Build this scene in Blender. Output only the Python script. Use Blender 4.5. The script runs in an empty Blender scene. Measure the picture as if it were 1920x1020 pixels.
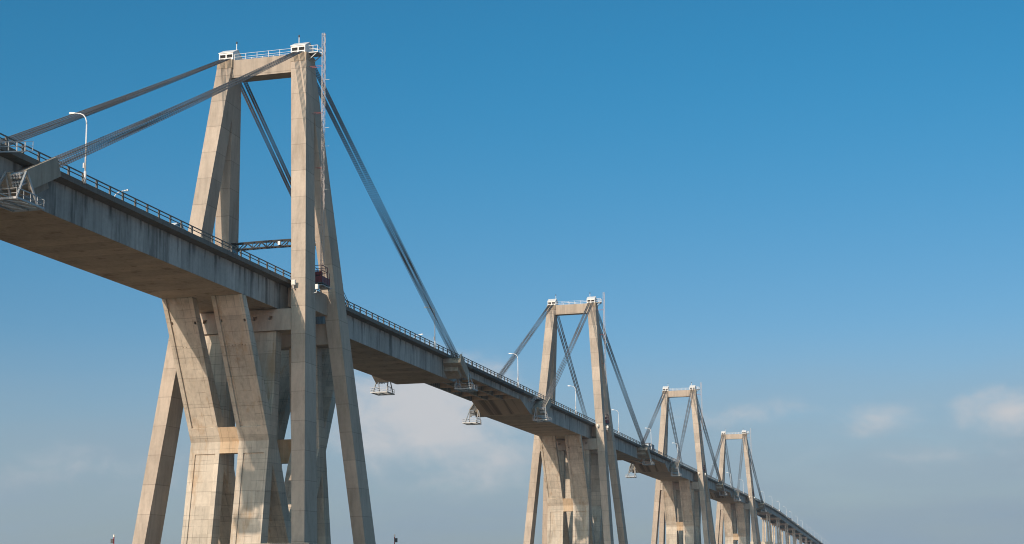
import bpy, bmesh, math, random
from mathutils import Vector, Matrix
R = math.radians
random.seed(7)
S = bpy.context.scene
COL = S.collection

# ------------------------------------------------------------------ camera
RIGHT = Vector((0.96851824, 0.24860651, -0.01293129))
UP = Vector((0.05092792, -0.14702276, 0.98782117))
FWD = Vector((-0.24367758, 0.95738138, 0.15505524))
cam_d = bpy.data.cameras.new('camera')
cam = bpy.data.objects.new('camera', cam_d)
COL.objects.link(cam)
m = Matrix((RIGHT, UP, -FWD)).transposed().to_4x4()
m.translation = Vector((95.16, -215.44, 4.0))
cam.matrix_world = m
cam_d.sensor_fit = 'HORIZONTAL'
cam_d.sensor_width = 36.0
cam_d.lens = 2815.0 / 1920.0 * 36.0
cam_d.shift_y = (633.7 - 510.0) / 1920.0
cam_d.clip_start = 0.5
cam_d.clip_end = 60000.0
S.camera = cam


def pixdir(px, py):
    """world direction of a point of the view, used only to aim the clouds at the right part of the sky"""
    v = FWD + RIGHT * ((px - 960) / 2815.0) + UP * ((633.7 - py) / 2815.0)
    return v.normalized()


# ------------------------------------------------------------------ sun and sky
SUN = Vector((-0.43, -2.28, 1.0)).normalized()
SUN_EL = math.asin(SUN.z)
SUN_AZ = math.atan2(SUN.x, SUN.y)          # clockwise from +Y
sl = bpy.data.lights.new('sun', 'SUN')
sl.energy = 3.5
sl.angle = R(0.5)
sl.color = (1.0, 0.81, 0.65)
so = bpy.data.objects.new('sun', sl)
so.rotation_euler = (-SUN).to_track_quat('-Z', 'Y').to_euler()
so.location = (0, 0, 300)
COL.objects.link(so)

W = bpy.data.worlds.new('World')
S.world = W
W.use_nodes = True
wt = W.node_tree
for n in list(wt.nodes):
    wt.nodes.remove(n)


class NT:
    """small helper to write node trees"""
    def __init__(self, nt):
        self.nt = nt

    def node(self, kind, **kw):
        n = self.nt.nodes.new(kind)
        for k, v in kw.items():
            setattr(n, k, v)
        return n

    def link(self, a, b):
        self.nt.links.new(a, b)

    def put(self, sock, v):
        if isinstance(v, bpy.types.NodeSocket):
            self.link(v, sock)
        else:
            sock.default_value = v

    def math(self, op, a, b=None, c=None, clamp=False):
        n = self.node('ShaderNodeMath', operation=op, use_clamp=clamp)
        self.put(n.inputs[0], a)
        if b is not None:
            self.put(n.inputs[1], b)
        if c is not None:
            self.put(n.inputs[2], c)
        return n.outputs[0]

    def vmath(self, op, a, b=None):
        n = self.node('ShaderNodeVectorMath', operation=op)
        self.put(n.inputs[0], a)
        if b is not None:
            self.put(n.inputs[1], b)
        return n.outputs['Value'] if op in ('DOT_PRODUCT', 'LENGTH') else n.outputs[0]

    def smooth(self, x, a, b, lo=0.0, hi=1.0):
        n = self.node('ShaderNodeMapRange', interpolation_type='SMOOTHSTEP')
        self.put(n.inputs[0], x)
        for i, v in enumerate((a, b, lo, hi)):
            self.put(n.inputs[i + 1], v)
        return n.outputs[0]

    def lin(self, x, a, b, lo=0.0, hi=1.0):
        n = self.node('ShaderNodeMapRange')
        self.put(n.inputs[0], x)
        for i, v in enumerate((a, b, lo, hi)):
            self.put(n.inputs[i + 1], v)
        return n.outputs[0]

    def mix(self, f, a, b, blend='MIX'):
        n = self.node('ShaderNodeMix', data_type='RGBA', blend_type=blend)
        self.put(n.inputs[0], f)
        self.put(n.inputs[6], a)
        self.put(n.inputs[7], b)
        return n.outputs[2]

    def noise(self, vec, scale, detail=4.0, rough=0.55, dist=0.0):
        n = self.node('ShaderNodeTexNoise')
        self.put(n.inputs['Vector'], vec)
        n.inputs['Scale'].default_value = scale
        n.inputs['Detail'].default_value = detail
        n.inputs['Roughness'].default_value = rough
        n.inputs['Distortion'].default_value = dist
        return n.outputs[0]

    def scale(self, vec, s, off=(0, 0, 0)):
        n = self.node('ShaderNodeMapping')
        self.put(n.inputs[0], vec)
        n.inputs['Scale'].default_value = s
        self.put(n.inputs['Location'], off)
        return n.outputs[0]


g = NT(wt)
dirv = g.node('ShaderNodeTexCoord').outputs['Generated']
sky = g.node('ShaderNodeTexSky', sky_type='NISHITA')
sky.sun_disc = False
sky.sun_elevation = SUN_EL
sky.sun_rotation = SUN_AZ
sky.altitude = 0.0
sky.air_density = 1.0
sky.dust_density = 0.7
sky.ozone_density = 3.0
sep = g.node('ShaderNodeSeparateXYZ')
g.link(dirv, sep.inputs[0])
dz = sep.outputs[2]
tint = g.mix(g.smooth(dz, 0.03, 0.36), (0.68, 0.73, 0.82, 1), (0.23, 0.88, 1.02, 1))
skyc = g.mix(1.0, sky.outputs[0], tint, 'MULTIPLY')
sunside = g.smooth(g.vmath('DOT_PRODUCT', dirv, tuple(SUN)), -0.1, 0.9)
sunside_fill = g.mix(sunside, (1, 1, 1, 1), (4.9, 2.25, 1.65, 1))  # warm boost added to the unseen sun-side sky to fill shaded faces
skyc = g.mix(1.0, skyc, sunside_fill, 'MULTIPLY')
# thin vapour near the horizon, thicker low down
low = g.smooth(dz, 0.165, 0.05)
cl_lo = g.noise(g.scale(dirv, (1.0, 1.0, 5.5)), 5.0, 6.0, 0.55, 0.3)
cl_hi = g.noise(g.scale(dirv, (1.0, 1.0, 1.7), (0.31, 0.0, 0.0)), 26.0, 8.0, 0.60, 0.35)
veil = g.math('MULTIPLY', low, g.lin(cl_lo, 0.32, 0.68, 0.55, 1.0), clamp=True)
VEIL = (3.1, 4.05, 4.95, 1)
skyc = g.mix(veil, skyc, g.mix(1.0, VEIL, g.mix(sunside, (1, 1, 1, 1), (3.9, 2.1, 1.5, 1)), 'MULTIPLY'))  # veil also brightened on the unseen sun side as added fill


def blob(px, py, rx, ry):
    d0 = pixdir(px, py)
    t1 = Vector((d0.y, -d0.x, 0)).normalized()
    t2 = d0.cross(t1).normalized()
    u = g.vmath('DOT_PRODUCT', dirv, tuple(t1))
    v = g.vmath('DOT_PRODUCT', dirv, tuple(t2))
    w = g.math('GREATER_THAN', g.vmath('DOT_PRODUCT', dirv, tuple(d0)), 0.0)
    uu = g.math('POWER', g.math('DIVIDE', u, rx / 2815.0), 2.0)
    vv = g.math('POWER', g.math('DIVIDE', v, ry / 2815.0), 2.0)
    r = g.math('SUBTRACT', 1.0, g.math('SQRT', g.math('ADD', uu, vv)))
    return g.math('MULTIPLY', g.math('MAXIMUM', r, 0.0), w)


CLOUDS = [(790, 765, 250, 150, 1.2), (900, 850, 260, 110, 0.55), (1645, 785, 120, 52, 0.6), (1895, 772, 130, 60, 0.85),
          (1400, 775, 260, 40, 0.42), (170, 880, 380, 70, 0.3), (1780, 850, 480, 60, 0.22)]
tot = None
for px, py, rx, ry, st in CLOUDS:
    b = g.math('MULTIPLY', blob(px, py, rx, ry), st)
    tot = b if tot is None else g.math('MAXIMUM', tot, b)
dens = g.math('ADD', tot, g.math('MULTIPLY', g.math('SUBTRACT', cl_hi, 0.5), 1.35))
dens = g.math('MULTIPLY', g.smooth(dens, 0.02, 0.95), g.math('MINIMUM', g.math('MULTIPLY', tot, 4.0), 1.0))
CLOUD = (5.95, 6.0, 6.2, 1)
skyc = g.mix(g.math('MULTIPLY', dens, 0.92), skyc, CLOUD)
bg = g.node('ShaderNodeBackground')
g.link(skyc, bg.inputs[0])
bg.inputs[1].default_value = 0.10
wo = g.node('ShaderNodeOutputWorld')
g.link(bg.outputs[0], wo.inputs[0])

S.view_settings.view_transform = 'Standard'
S.view_settings.look = 'None'
S.view_settings.exposure = 0.0
S.view_settings.gamma = 1.0
S.render.engine = 'CYCLES'
S.cycles.pixel_filter_type = 'BLACKMAN_HARRIS'
S.cycles.filter_width = 1.05
S.cycles.max_bounces = 6
S.cycles.diffuse_bounces = 4


# ------------------------------------------------------------------ materials
def mat(name):
    mm = bpy.data.materials.new(name)
    mm.use_nodes = True
    t = NT(mm.node_tree)
    p = mm.node_tree.nodes['Principled BSDF']
    return mm, t, p


def concrete(name, base, var=0.16, streak=0.0, joint=0.0, jh=4.4, grid=0.0, stain=None, rough=0.85, board=0.0, soot=0.0, bands=0.0, yjoint=0.0, drip=0.0, panel=0.0):
    mm, t, p = mat(name)
    tc = t.node('ShaderNodeTexCoord').outputs['Object']
    rnd = t.node('ShaderNodeObjectInfo').outputs['Random']
    off = t.node('ShaderNodeCombineXYZ')
    t.link(t.math('MULTIPLY', rnd, 37.0), off.inputs[0])
    t.link(t.math('MULTIPLY', rnd, 91.0), off.inputs[1])
    vec = t.vmath('ADD', tc, off.outputs[0])
    sp = t.node('ShaderNodeSeparateXYZ')
    t.link(tc, sp.inputs[0])
    x, y, z = sp.outputs
    c = (*base, 1)
    big = t.noise(vec, 0.16, 5.0, 0.6)
    fine = t.noise(vec, 1.9, 6.0, 0.65)
    k = t.math('ADD', t.math('MULTIPLY', t.math('SUBTRACT', big, 0.5), 2.0 * var),
               t.math('MULTIPLY', t.math('SUBTRACT', fine, 0.5), 1.4 * var))
    k = t.math('ADD', k, 1.0)
    if streak:
        st = t.noise(t.scale(vec, (1.0, 1.0, 0.05)), 1.25, 5.0, 0.7)
        k = t.math('MULTIPLY', k, t.smooth(st, 0.40, 0.72, 1.0, 1.0 - streak))
    if soot:
        s2 = t.noise(t.scale(vec, (1.0, 1.0, 0.09)), 0.36, 6.0, 0.72)
        k = t.math('MULTIPLY', k, t.smooth(s2, 0.50, 0.70, 1.0, 1.0 - soot))
    if panel:
        cell = t.node('ShaderNodeTexWhiteNoise', noise_dimensions='3D')
        cv = t.node('ShaderNodeCombineXYZ')
        t.link(t.math('FLOOR', t.math('DIVIDE', x, 2.34)), cv.inputs[0])
        t.link(t.math('FLOOR', t.math('DIVIDE', z, 2.05)), cv.inputs[1])
        t.link(t.math('MULTIPLY', rnd, 50.0), cv.inputs[2])
        t.link(cv.outputs[0], cell.inputs['Vector'])
        k = t.math('MULTIPLY', k, t.lin(cell.outputs[0], 0.0, 1.0, 1.0 - panel, 1.0 + panel))
    if drip:
        # dirt runs below the scuppers in the kerb, each with its own place, width and length
        for stp, ph0 in ((6.74, 0.0), (4.1, 2.3)):
            q = t.math('DIVIDE', t.math('ADD', y, ph0), stp)
            wn = t.node('ShaderNodeTexWhiteNoise', noise_dimensions='1D')
            t.link(t.math('ADD', t.math('FLOOR', q), t.math('MULTIPLY', rnd, 13.0)), wn.inputs['W'])
            sc_ = t.node('ShaderNodeSeparateColor')
            t.link(wn.outputs['Color'], sc_.inputs[0])
            ctr = t.lin(sc_.outputs[0], 0.0, 1.0, 0.2, 0.8)
            wob = t.math('MULTIPLY', t.math('SUBTRACT', t.noise(vec, 1.1, 3.0, 0.6), 0.5), 0.10)
            dist = t.math('ABSOLUTE', t.math('SUBTRACT', t.math('ADD', t.math('FRACT', q), wob), ctr))
            ln_ = t.lin(sc_.outputs[1], 0.0, 1.0, 0.6, 4.2)
            side = t.smooth(dist, 0.02, t.lin(sc_.outputs[2], 0.0, 1.0, 0.04, 0.15), 1.0, 0.0)
            down = t.smooth(t.math('DIVIDE', t.math('SUBTRACT', 47.7, z), ln_), 0.1, 1.0, 1.0, 0.0)
            k = t.math('MULTIPLY', k, t.math('SUBTRACT', 1.0, t.math('MULTIPLY', t.math('MULTIPLY', side, down), drip)))
    if yjoint:
        ph = t.math('DIVIDE', y, 3.37)
        fr = t.math('FRACT', ph)
        ln = t.math('LESS_THAN', fr, 0.02)
        lift = t.node('ShaderNodeTexWhiteNoise', noise_dimensions='1D')
        t.link(t.math('FLOOR', ph), lift.inputs['W'])
        k = t.math('MULTIPLY', k, t.lin(lift.outputs[0], 0.0, 1.0, 0.88, 1.12))
        k = t.math('MULTIPLY', k, t.math('SUBTRACT', 1.0, t.math('MULTIPLY', ln, yjoint)))
    if bands:
        s3 = t.noise(t.scale(vec, (1.0, 0.02, 0.02)), 0.55, 4.0, 0.6)
        k = t.math('MULTIPLY', k, t.smooth(s3, 0.48, 0.62, 1.0, 1.0 - bands))
    if board:
        bd = t.noise(t.scale(vec, (3.0, 3.0, 0.004)), 1.3, 2.0, 0.5)
        k = t.math('MULTIPLY', k, t.lin(bd, 0.3, 0.7, 1.0 + board, 1.0 - board))
    if joint:
        ph = t.math('DIVIDE', z, jh)
        fr = t.math('FRACT', ph)
        line = t.math('LESS_THAN', fr, 0.11 / jh)
        lift = t.node('ShaderNodeTexWhiteNoise', noise_dimensions='1D')
        t.link(t.math('ADD', t.math('FLOOR', ph), t.math('MULTIPLY', t.math('FLOOR', t.math('MULTIPLY', rnd, 20.0)), 3.0)), lift.inputs['W'])
        k = t.math('MULTIPLY', k, t.lin(lift.outputs[0], 0.0, 1.0, 1.0 - 0.11, 1.0 + 0.11))
        k = t.math('MULTIPLY', k, t.math('SUBTRACT', 1.0, t.math('MULTIPLY', line, joint)))
    if grid:
        for ax, stp in ((x, 1.17), (z, 1.62)):
            fr = t.math('FRACT', t.math('DIVIDE', ax, stp))
            ln = t.math('LESS_THAN', fr, 0.11 / stp)
            brk = t.smooth(t.noise(vec, 0.33, 3.0, 0.6), 0.40, 0.60)
            k = t.math('MULTIPLY', k, t.math('SUBTRACT', 1.0, t.math('MULTIPLY', t.math('MULTIPLY', ln, brk), grid)))
    col = t.mix(1.0, c, (1, 1, 1, 1))
    n = t.node('ShaderNodeVectorMath', operation='SCALE')
    n.inputs[0].default_value = base
    t.link(k, n.inputs['Scale'])
    colr = n.outputs[0]
    if stain:
        sc, amt = stain
        sn = t.noise(t.scale(vec, (1.0, 1.0, 0.16)), 0.42, 6.0, 0.7)
        colr = t.mix(t.math('MULTIPLY', t.smooth(sn, 0.52, 0.72), amt), colr, (*sc, 1))
    t.link(colr, p.inputs['Base Color'])
    p.inputs['Roughness'].default_value = rough
    p.inputs['Specular IOR Level'].default_value = 0.25
    bp = t.node('ShaderNodeBump')
    bp.inputs['Strength'].default_value = 0.35
    bp.inputs['Distance'].default_value = 0.06
    t.link(fine, bp.inputs['Height'])
    t.link(bp.outputs[0], p.inputs['Normal'])
    return mm


def plain(name, base, rough=0.5, metal=0.0, var=0.12, rust=0.0, emit=None):
    mm, t, p = mat(name)
    tc = t.node('ShaderNodeTexCoord').outputs['Object']
    nz = t.noise(tc, 1.6, 5.0, 0.65)
    n = t.node('ShaderNodeVectorMath', operation='SCALE')
    n.inputs[0].default_value = base
    t.link(t.lin(nz, 0.25, 0.75, 1.0 - var, 1.0 + var), n.inputs['Scale'])
    c = n.outputs[0]
    if rust:
        c = t.mix(t.math('MULTIPLY', t.smooth(nz, 0.52, 0.66), rust), c, (0.20, 0.10, 0.05, 1))
    t.link(c, p.inputs['Base Color'])
    p.inputs['Roughness'].default_value = rough
    p.inputs['Metallic'].default_value = metal
    return mm


M = {
    'leg': concrete('leg_concrete', (0.50, 0.42, 0.34), 0.2, 0.2, 0.28, 4.4, soot=0.16, stain=((0.34, 0.27, 0.20), 0.35)),
    'head': concrete('head_concrete', (0.44, 0.36, 0.27), 0.12, 0.22, 0.0, stain=((0.24, 0.15, 0.08), 0.6)),
    'pier': concrete('pier_concrete', (0.57, 0.505, 0.41), 0.24, 0.2, 0.24, 4.1, panel=0.085, grid=0.27, stain=((0.38, 0.24, 0.12), 0.6), soot=0.25),
    'girder': concrete('girder_concrete', (0.43, 0.42, 0.39), 0.34, 0.26, 0.0, board=0.05, soot=0.6, yjoint=0.38, drip=0.5),
    'soffit': concrete('soffit_concrete', (0.46, 0.365, 0.27), 0.4, 0.0, 0.0, stain=((0.18, 0.13, 0.09), 0.8), yjoint=0.35),
    'tie': concrete('tie_beam_concrete', (0.55, 0.42, 0.28), 0.16, 0.2, 0.0, grid=0.25, stain=((0.45, 0.24, 0.09), 0.7)),
    'diaphragm': concrete('diaphragm_lit_concrete', (0.64, 0.46, 0.33), 0.15, 0.2, 0.0),  # colour lightened and warmed to hold the light bounced onto these faces
    'coffer_shade': concrete('coffer_shade_concrete', (0.11, 0.105, 0.10), 0.18, 0.2, 0.0),  # colour darkened to hold the shade up inside the coffers
    'slope': concrete('sloped_soffit_concrete', (0.42, 0.33, 0.24), 0.15, 0.0, 0.0, bands=0.6),
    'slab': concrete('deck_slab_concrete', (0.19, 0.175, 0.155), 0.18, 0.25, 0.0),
    'block': concrete('anchor_concrete', (0.40, 0.355, 0.29), 0.2, 0.25, 0.0, stain=((0.22, 0.165, 0.11), 0.6), soot=0.3),
    'cap': concrete('pile_cap_concrete', (0.36, 0.31, 0.26), 0.18, 0.2, 0.0),
    'asphalt': concrete('asphalt', (0.05, 0.05, 0.052), 0.2, 0.0, 0.0),
    'rail': plain('railing_paint', (0.15, 0.15, 0.14), 0.7, 0.0, 0.25, 0.3),
    'white': plain('white_paint', (0.80, 0.80, 0.78), 0.45, 0.0, 0.06),
    'lamp': plain('lamp_pole_paint', (0.74, 0.75, 0.76), 0.4, 0.0, 0.05),
    'galv': plain('galvanised_steel', (0.42, 0.44, 0.45), 0.55, 0.3, 0.2, 0.15),
    'dark': plain('dark_steel', (0.07, 0.075, 0.08), 0.6, 0.2, 0.2),
    'gantry': plain('gantry_paint', (0.022, 0.027, 0.033), 0.7, 0.0, 0.2),
    'cable': plain('stay_strand_coating', (0.19, 0.185, 0.18), 0.5, 0.0, 0.2),
    'red': plain('red_paint', (0.32, 0.035, 0.045), 0.5, 0.0, 0.2),
    'maroon': plain('maroon_paint', (0.14, 0.018, 0.028), 0.55, 0.0, 0.25),
    'black': plain('black_recess', (0.02, 0.02, 0.02), 0.8),
    'glass': plain('dark_glass', (0.03, 0.035, 0.04), 0.08),
    'lens': plain('lamp_lens', (0.85, 0.82, 0.72), 0.2),
    'tyre': plain('tyre_rubber', (0.025, 0.025, 0.025), 0.9),
    'bluebox': plain('blue_trailer_paint', (0.05, 0.075, 0.10), 0.45),
    'carblack': plain('black_car_paint', (0.03, 0.032, 0.036), 0.25),
    'mast': plain('mast_steel', (0.46, 0.42, 0.40), 0.5, 0.1, 0.25, 0.3),
    'kerbmark': plain('lane_paint', (0.72, 0.72, 0.70), 0.6),
}


# ------------------------------------------------------------------ mesh helpers
class MB:
    def __init__(self):
        self.v = []
        self.f = []

    def add(self, vs, fs):
        b = len(self.v)
        self.v += [tuple(p) for p in vs]
        self.f += [tuple(b + i for i in q) for q in fs]
        return self

    def hexa(self, p):
        """p: bottom ring 4, top ring 4"""
        return self.add(p, [(0, 3, 2, 1), (4, 5, 6, 7), (0, 1, 5, 4), (1, 2, 6, 5), (2, 3, 7, 6), (3, 0, 4, 7)])

    def box(self, x0, x1, y0, y1, z0, z1):
        return self.hexa([(x0, y0, z0), (x1, y0, z0), (x1, y1, z0), (x0, y1, z0), (x0, y0, z1), (x1, y0, z1), (x1, y1, z1), (x0, y1, z1)])

    def prism_x(self, poly, x0, x1, skip=()):
        """poly in (y, z) extruded along x; edges in skip get no side face"""
        n = len(poly)
        vs = [(x0, y, z) for y, z in poly] + [(x1, y, z) for y, z in poly]
        fs = [tuple(range(n)), tuple(range(2 * n - 1, n - 1, -1))]
        for i in range(n):
            if i in skip:
                continue
            j = (i + 1) % n
            fs.append((i, i + n, j + n, j))
        return self.add(vs, fs)

    def prism_y(self, poly, y0, y1):
        n = len(poly)
        vs = [(x, y0, z) for x, z in poly] + [(x, y1, z) for x, z in poly]
        fs = [tuple(range(n)), tuple(range(2 * n - 1, n - 1, -1))]
        for i in range(n):
            j = (i + 1) % n
            fs.append((i, j, j + n, i + n))
        return self.add(vs, fs)

    def loft_y(self, secs):
        """secs: list of (y, poly(x,z)) of equal length, capped"""
        n = len(secs[0][1])
        vs = []
        for y, poly in secs:
            vs += [(x, y, z) for x, z in poly]
        fs = [tuple(range(n)), tuple(range(len(vs) - 1, len(vs) - n - 1, -1))]
        for s in range(len(secs) - 1):
            for i in range(n):
                j = (i + 1) % n
                fs.append((s * n + i, s * n + j, (s + 1) * n + j, (s + 1) * n + i))
        return self.add(vs, fs)

    def bar(self, a, b, w=0.1, h=None):
        a, b = Vector(a), Vector(b)
        h = h or w
        d = (b - a).normalized()
        ref = Vector((0, 0, 1)) if abs(d.z) < 0.95 else Vector((0, 1, 0))
        s = d.cross(ref).normalized()
        u = s.cross(d).normalized()
        ring = [(-w / 2, -h / 2), (w / 2, -h / 2), (w / 2, h / 2), (-w / 2, h / 2)]
        return self.hexa([a + s * i + u * j for i, j in ring] + [b + s * i + u * j for i, j in ring])

    def tube(self, pts, r, n=8, r1=None):
        pts = [Vector(p) for p in pts]
        r1 = r if r1 is None else r1
        vs, fs = [], []
        ref = None
        for i, p in enumerate(pts):
            d = (pts[min(i + 1, len(pts) - 1)] - pts[max(i - 1, 0)]).normalized()
            if ref is None:
                ref = Vector((1, 0, 0)) if abs(d.x) < 0.9 else Vector((0, 1, 0))
            s = d.cross(ref).normalized()
            u = s.cross(d).normalized()
            rr = r + (r1 - r) * i / max(1, len(pts) - 1)
            for k in range(n):
                a = 2 * math.pi * k / n
                vs.append(p + s * math.cos(a) * rr + u * math.sin(a) * rr)
        for i in range(len(pts) - 1):
            for k in range(n):
                k2 = (k + 1) % n
                fs.append((i * n + k, i * n + k2, (i + 1) * n + k2, (i + 1) * n + k))
        fs.append(tuple(range(n - 1, -1, -1)))
        fs.append(tuple(len(vs) - n + k for k in range(n)))
        return self.add(vs, fs)

    def recess(self, p00, p10, p11, p01, rects, inward):
        """a quad face p00-p10 (u), p00-p01 (v) with rectangular recesses (u0,u1,v0,v1,depth)"""
        p00, p10, p11, p01 = map(Vector, (p00, p10, p11, p01))
        inward = Vector(inward)
        us = sorted({0.0, 1.0, *[r[0] for r in rects], *[r[1] for r in rects]})
        vs = sorted({0.0, 1.0, *[r[2] for r in rects], *[r[3] for r in rects]})
        P = lambda u, v, d: (p00 * (1 - u) + p10 * u) * (1 - v) + (p01 * (1 - u) + p11 * u) * v + inward * d

        def dep(i, j):
            if i < 0 or j < 0 or i >= len(us) - 1 or j >= len(vs) - 1:
                return 0.0
            cu, cv = (us[i] + us[i + 1]) / 2, (vs[j] + vs[j + 1]) / 2
            return max([r[4] for r in rects if r[0] < cu < r[1] and r[2] < cv < r[3]] + [0.0])
        for i in range(len(us) - 1):
            for j in range(len(vs) - 1):
                d = dep(i, j)
                u0, u1, v0, v1 = us[i], us[i + 1], vs[j], vs[j + 1]
                self.add([P(u0, v0, d), P(u1, v0, d), P(u1, v1, d), P(u0, v1, d)], [(0, 1, 2, 3)])
        for i in range(len(us)):
            for j in range(len(vs) - 1):
                a, b = dep(i - 1, j), dep(i, j)
                if abs(a - b) > 1e-6:
                    self.add([P(us[i], vs[j], a), P(us[i], vs[j + 1], a), P(us[i], vs[j + 1], b), P(us[i], vs[j], b)], [(0, 1, 2, 3)])
        for j in range(len(vs)):
            for i in range(len(us) - 1):
                a, b = dep(i, j - 1), dep(i, j)
                if abs(a - b) > 1e-6:
                    self.add([P(us[i], vs[j], a), P(us[i + 1], vs[j], a), P(us[i + 1], vs[j], b), P(us[i], vs[j], b)], [(0, 1, 2, 3)])
        return self

    def mesh(self, name, m, smooth=False):
        me = bpy.data.meshes.new(name)
        me.from_pydata(self.v, [], self.f)
        bm = bmesh.new()
        bm.from_mesh(me)
        bmesh.ops.remove_doubles(bm, verts=bm.verts, dist=1e-5)
        bmesh.ops.recalc_face_normals(bm, faces=bm.faces)
        bm.to_mesh(me)
        bm.free()
        me.materials.append(m)
        if smooth:
            for p in me.polygons:
                p.use_smooth = True
        return me

    def build(self, name, m, parent=None, smooth=False, label=None):
        o = bpy.data.objects.new(name, self.mesh(name, m, smooth))
        COL.objects.link(o)
        if parent:
            o.parent = parent
        if label:
            o['label'] = label
        return o


def tag(o, label=None, cat=None, group=None, kind=None):
    if label:
        o['label'] = label
    if cat:
        o['category'] = cat
    if group:
        o['group'] = group
    if kind:
        o['kind'] = kind
    return o


def thing(name, loc, label, cat, group=None, rz=0.0):
    o = bpy.data.objects.new(name, None)
    o.empty_display_size = 0.5
    COL.objects.link(o)
    o.location = loc
    o.rotation_euler = (0, 0, rz)
    return tag(o, label, cat, group)


def copy_tree(o, parent=None):
    c = o.copy()
    COL.objects.link(c)
    if parent:
        c.parent = parent
    for ch in list(o.children):
        copy_tree(ch, c)
    return c


def inst(name, mesh, parent, loc=(0, 0, 0)):
    o = bpy.data.objects.new(name, mesh)
    COL.objects.link(o)
    o.parent = parent
    o.location = loc
    return o


# ------------------------------------------------------------------ setting: water
def water_mat():
    mm, t, p = mat('lake_water')
    tc = t.node('ShaderNodeTexCoord').outputs['Object']
    n1 = t.noise(tc, 0.22, 5.0, 0.6)
    n2 = t.noise(tc, 0.02, 4.0, 0.6)
    c = t.mix(t.smooth(n2, 0.35, 0.65), (0.13, 0.09, 0.055, 1), (0.15, 0.11, 0.07, 1))
    t.link(c, p.inputs['Base Color'])
    p.inputs['Roughness'].default_value = 0.28
    bp = t.node('ShaderNodeBump')
    bp.inputs['Strength'].default_value = 0.5
    bp.inputs['Distance'].default_value = 0.6
    t.link(n1, bp.inputs['Height'])
    t.link(bp.outputs[0], p.inputs['Normal'])
    return mm


w = MB()
nseg = 48
w.add([(0, 0, 0)] + [(40000 * math.cos(2 * math.pi * i / nseg), 40000 * math.sin(2 * math.pi * i / nseg), 0) for i in range(nseg)],
      [(0, 1 + i, 1 + (i + 1) % nseg) for i in range(nseg)])
tag(w.build('water', water_mat()), kind='structure')

# ------------------------------------------------------------------ main dimensions
TOWERS = [0.0, 235.0, 470.0, 705.0]
DECK = 48.57
ORD = ['nearest', 'second', 'third', 'farthest']


def lx(z):            # lateral centre of an A-frame leg
    return 12.48 - 6.18 * (z - 8.7) / 77.8


def lw(z):            # leg width across the bridge
    return 1.97 + 0.61 * (z - 8.0) / 77.0


def ly(z):            # longitudinal centre of a leg (front leg is -ly)
    return 12.68 - 0.1533 * (z - 8.7)


def ll(z):            # leg length along the bridge, for the outer line
    return 5.0 - 0.04 * (z - 6.0)


def lin_(z):          # inner face of a leg, closing to the middle at 77 m
    return max(10.2 - 0.1493 * (z - 8.7), 0.012)


CAPZ = 6.0
TOPZ = 86.3


# ------------------------------------------------------------------ towers
def leg_mb(sx, sy):
    b = MB()
    zs = [CAPZ, 20, 40, 60, 70, 77, 82, 84.5, TOPZ]
    rings = []
    for z in zs:
        xc, wd, yc, ln = lx(z), lw(z), ly(z), ll(z)
        yo, yi = yc + ln / 2, lin_(z)
        rings.append([(sx * (xc - wd / 2), sy * yo, z), (sx * (xc + wd / 2), sy * yo, z), (sx * (xc + wd / 2), sy * yi, z), (sx * (xc - wd / 2), sy * yi, z)])
    vs = [p for r in rings for p in r]
    fs = [(0, 1, 2, 3), tuple(len(vs) - 4 + i for i in range(4))]
    for s in range(len(rings) - 1):
        for i in range(4):
            j = (i + 1) % 4
            fs.append((s * 4 + i, s * 4 + j, s * 4 + 4 + j, s * 4 + 4 + i))
    return b.add(vs, fs)


def slabfill(sx, z0, z1, inset, y_over):
    """the concrete that closes the gap between the two legs of an A-frame from z0 to z1"""
    b = MB()
    ring = []
    for z in (z0, z1):
        xc, wd = lx(z), lw(z)
        yi = lin_(z) + y_over
        x0, x1 = xc - wd / 2 + inset, xc + wd / 2 - inset
        ring += [(sx * x0, -yi, z), (sx * x1, -yi, z), (sx * x1, yi, z), (sx * x0, yi, z)]
    return b.hexa(ring)


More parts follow.
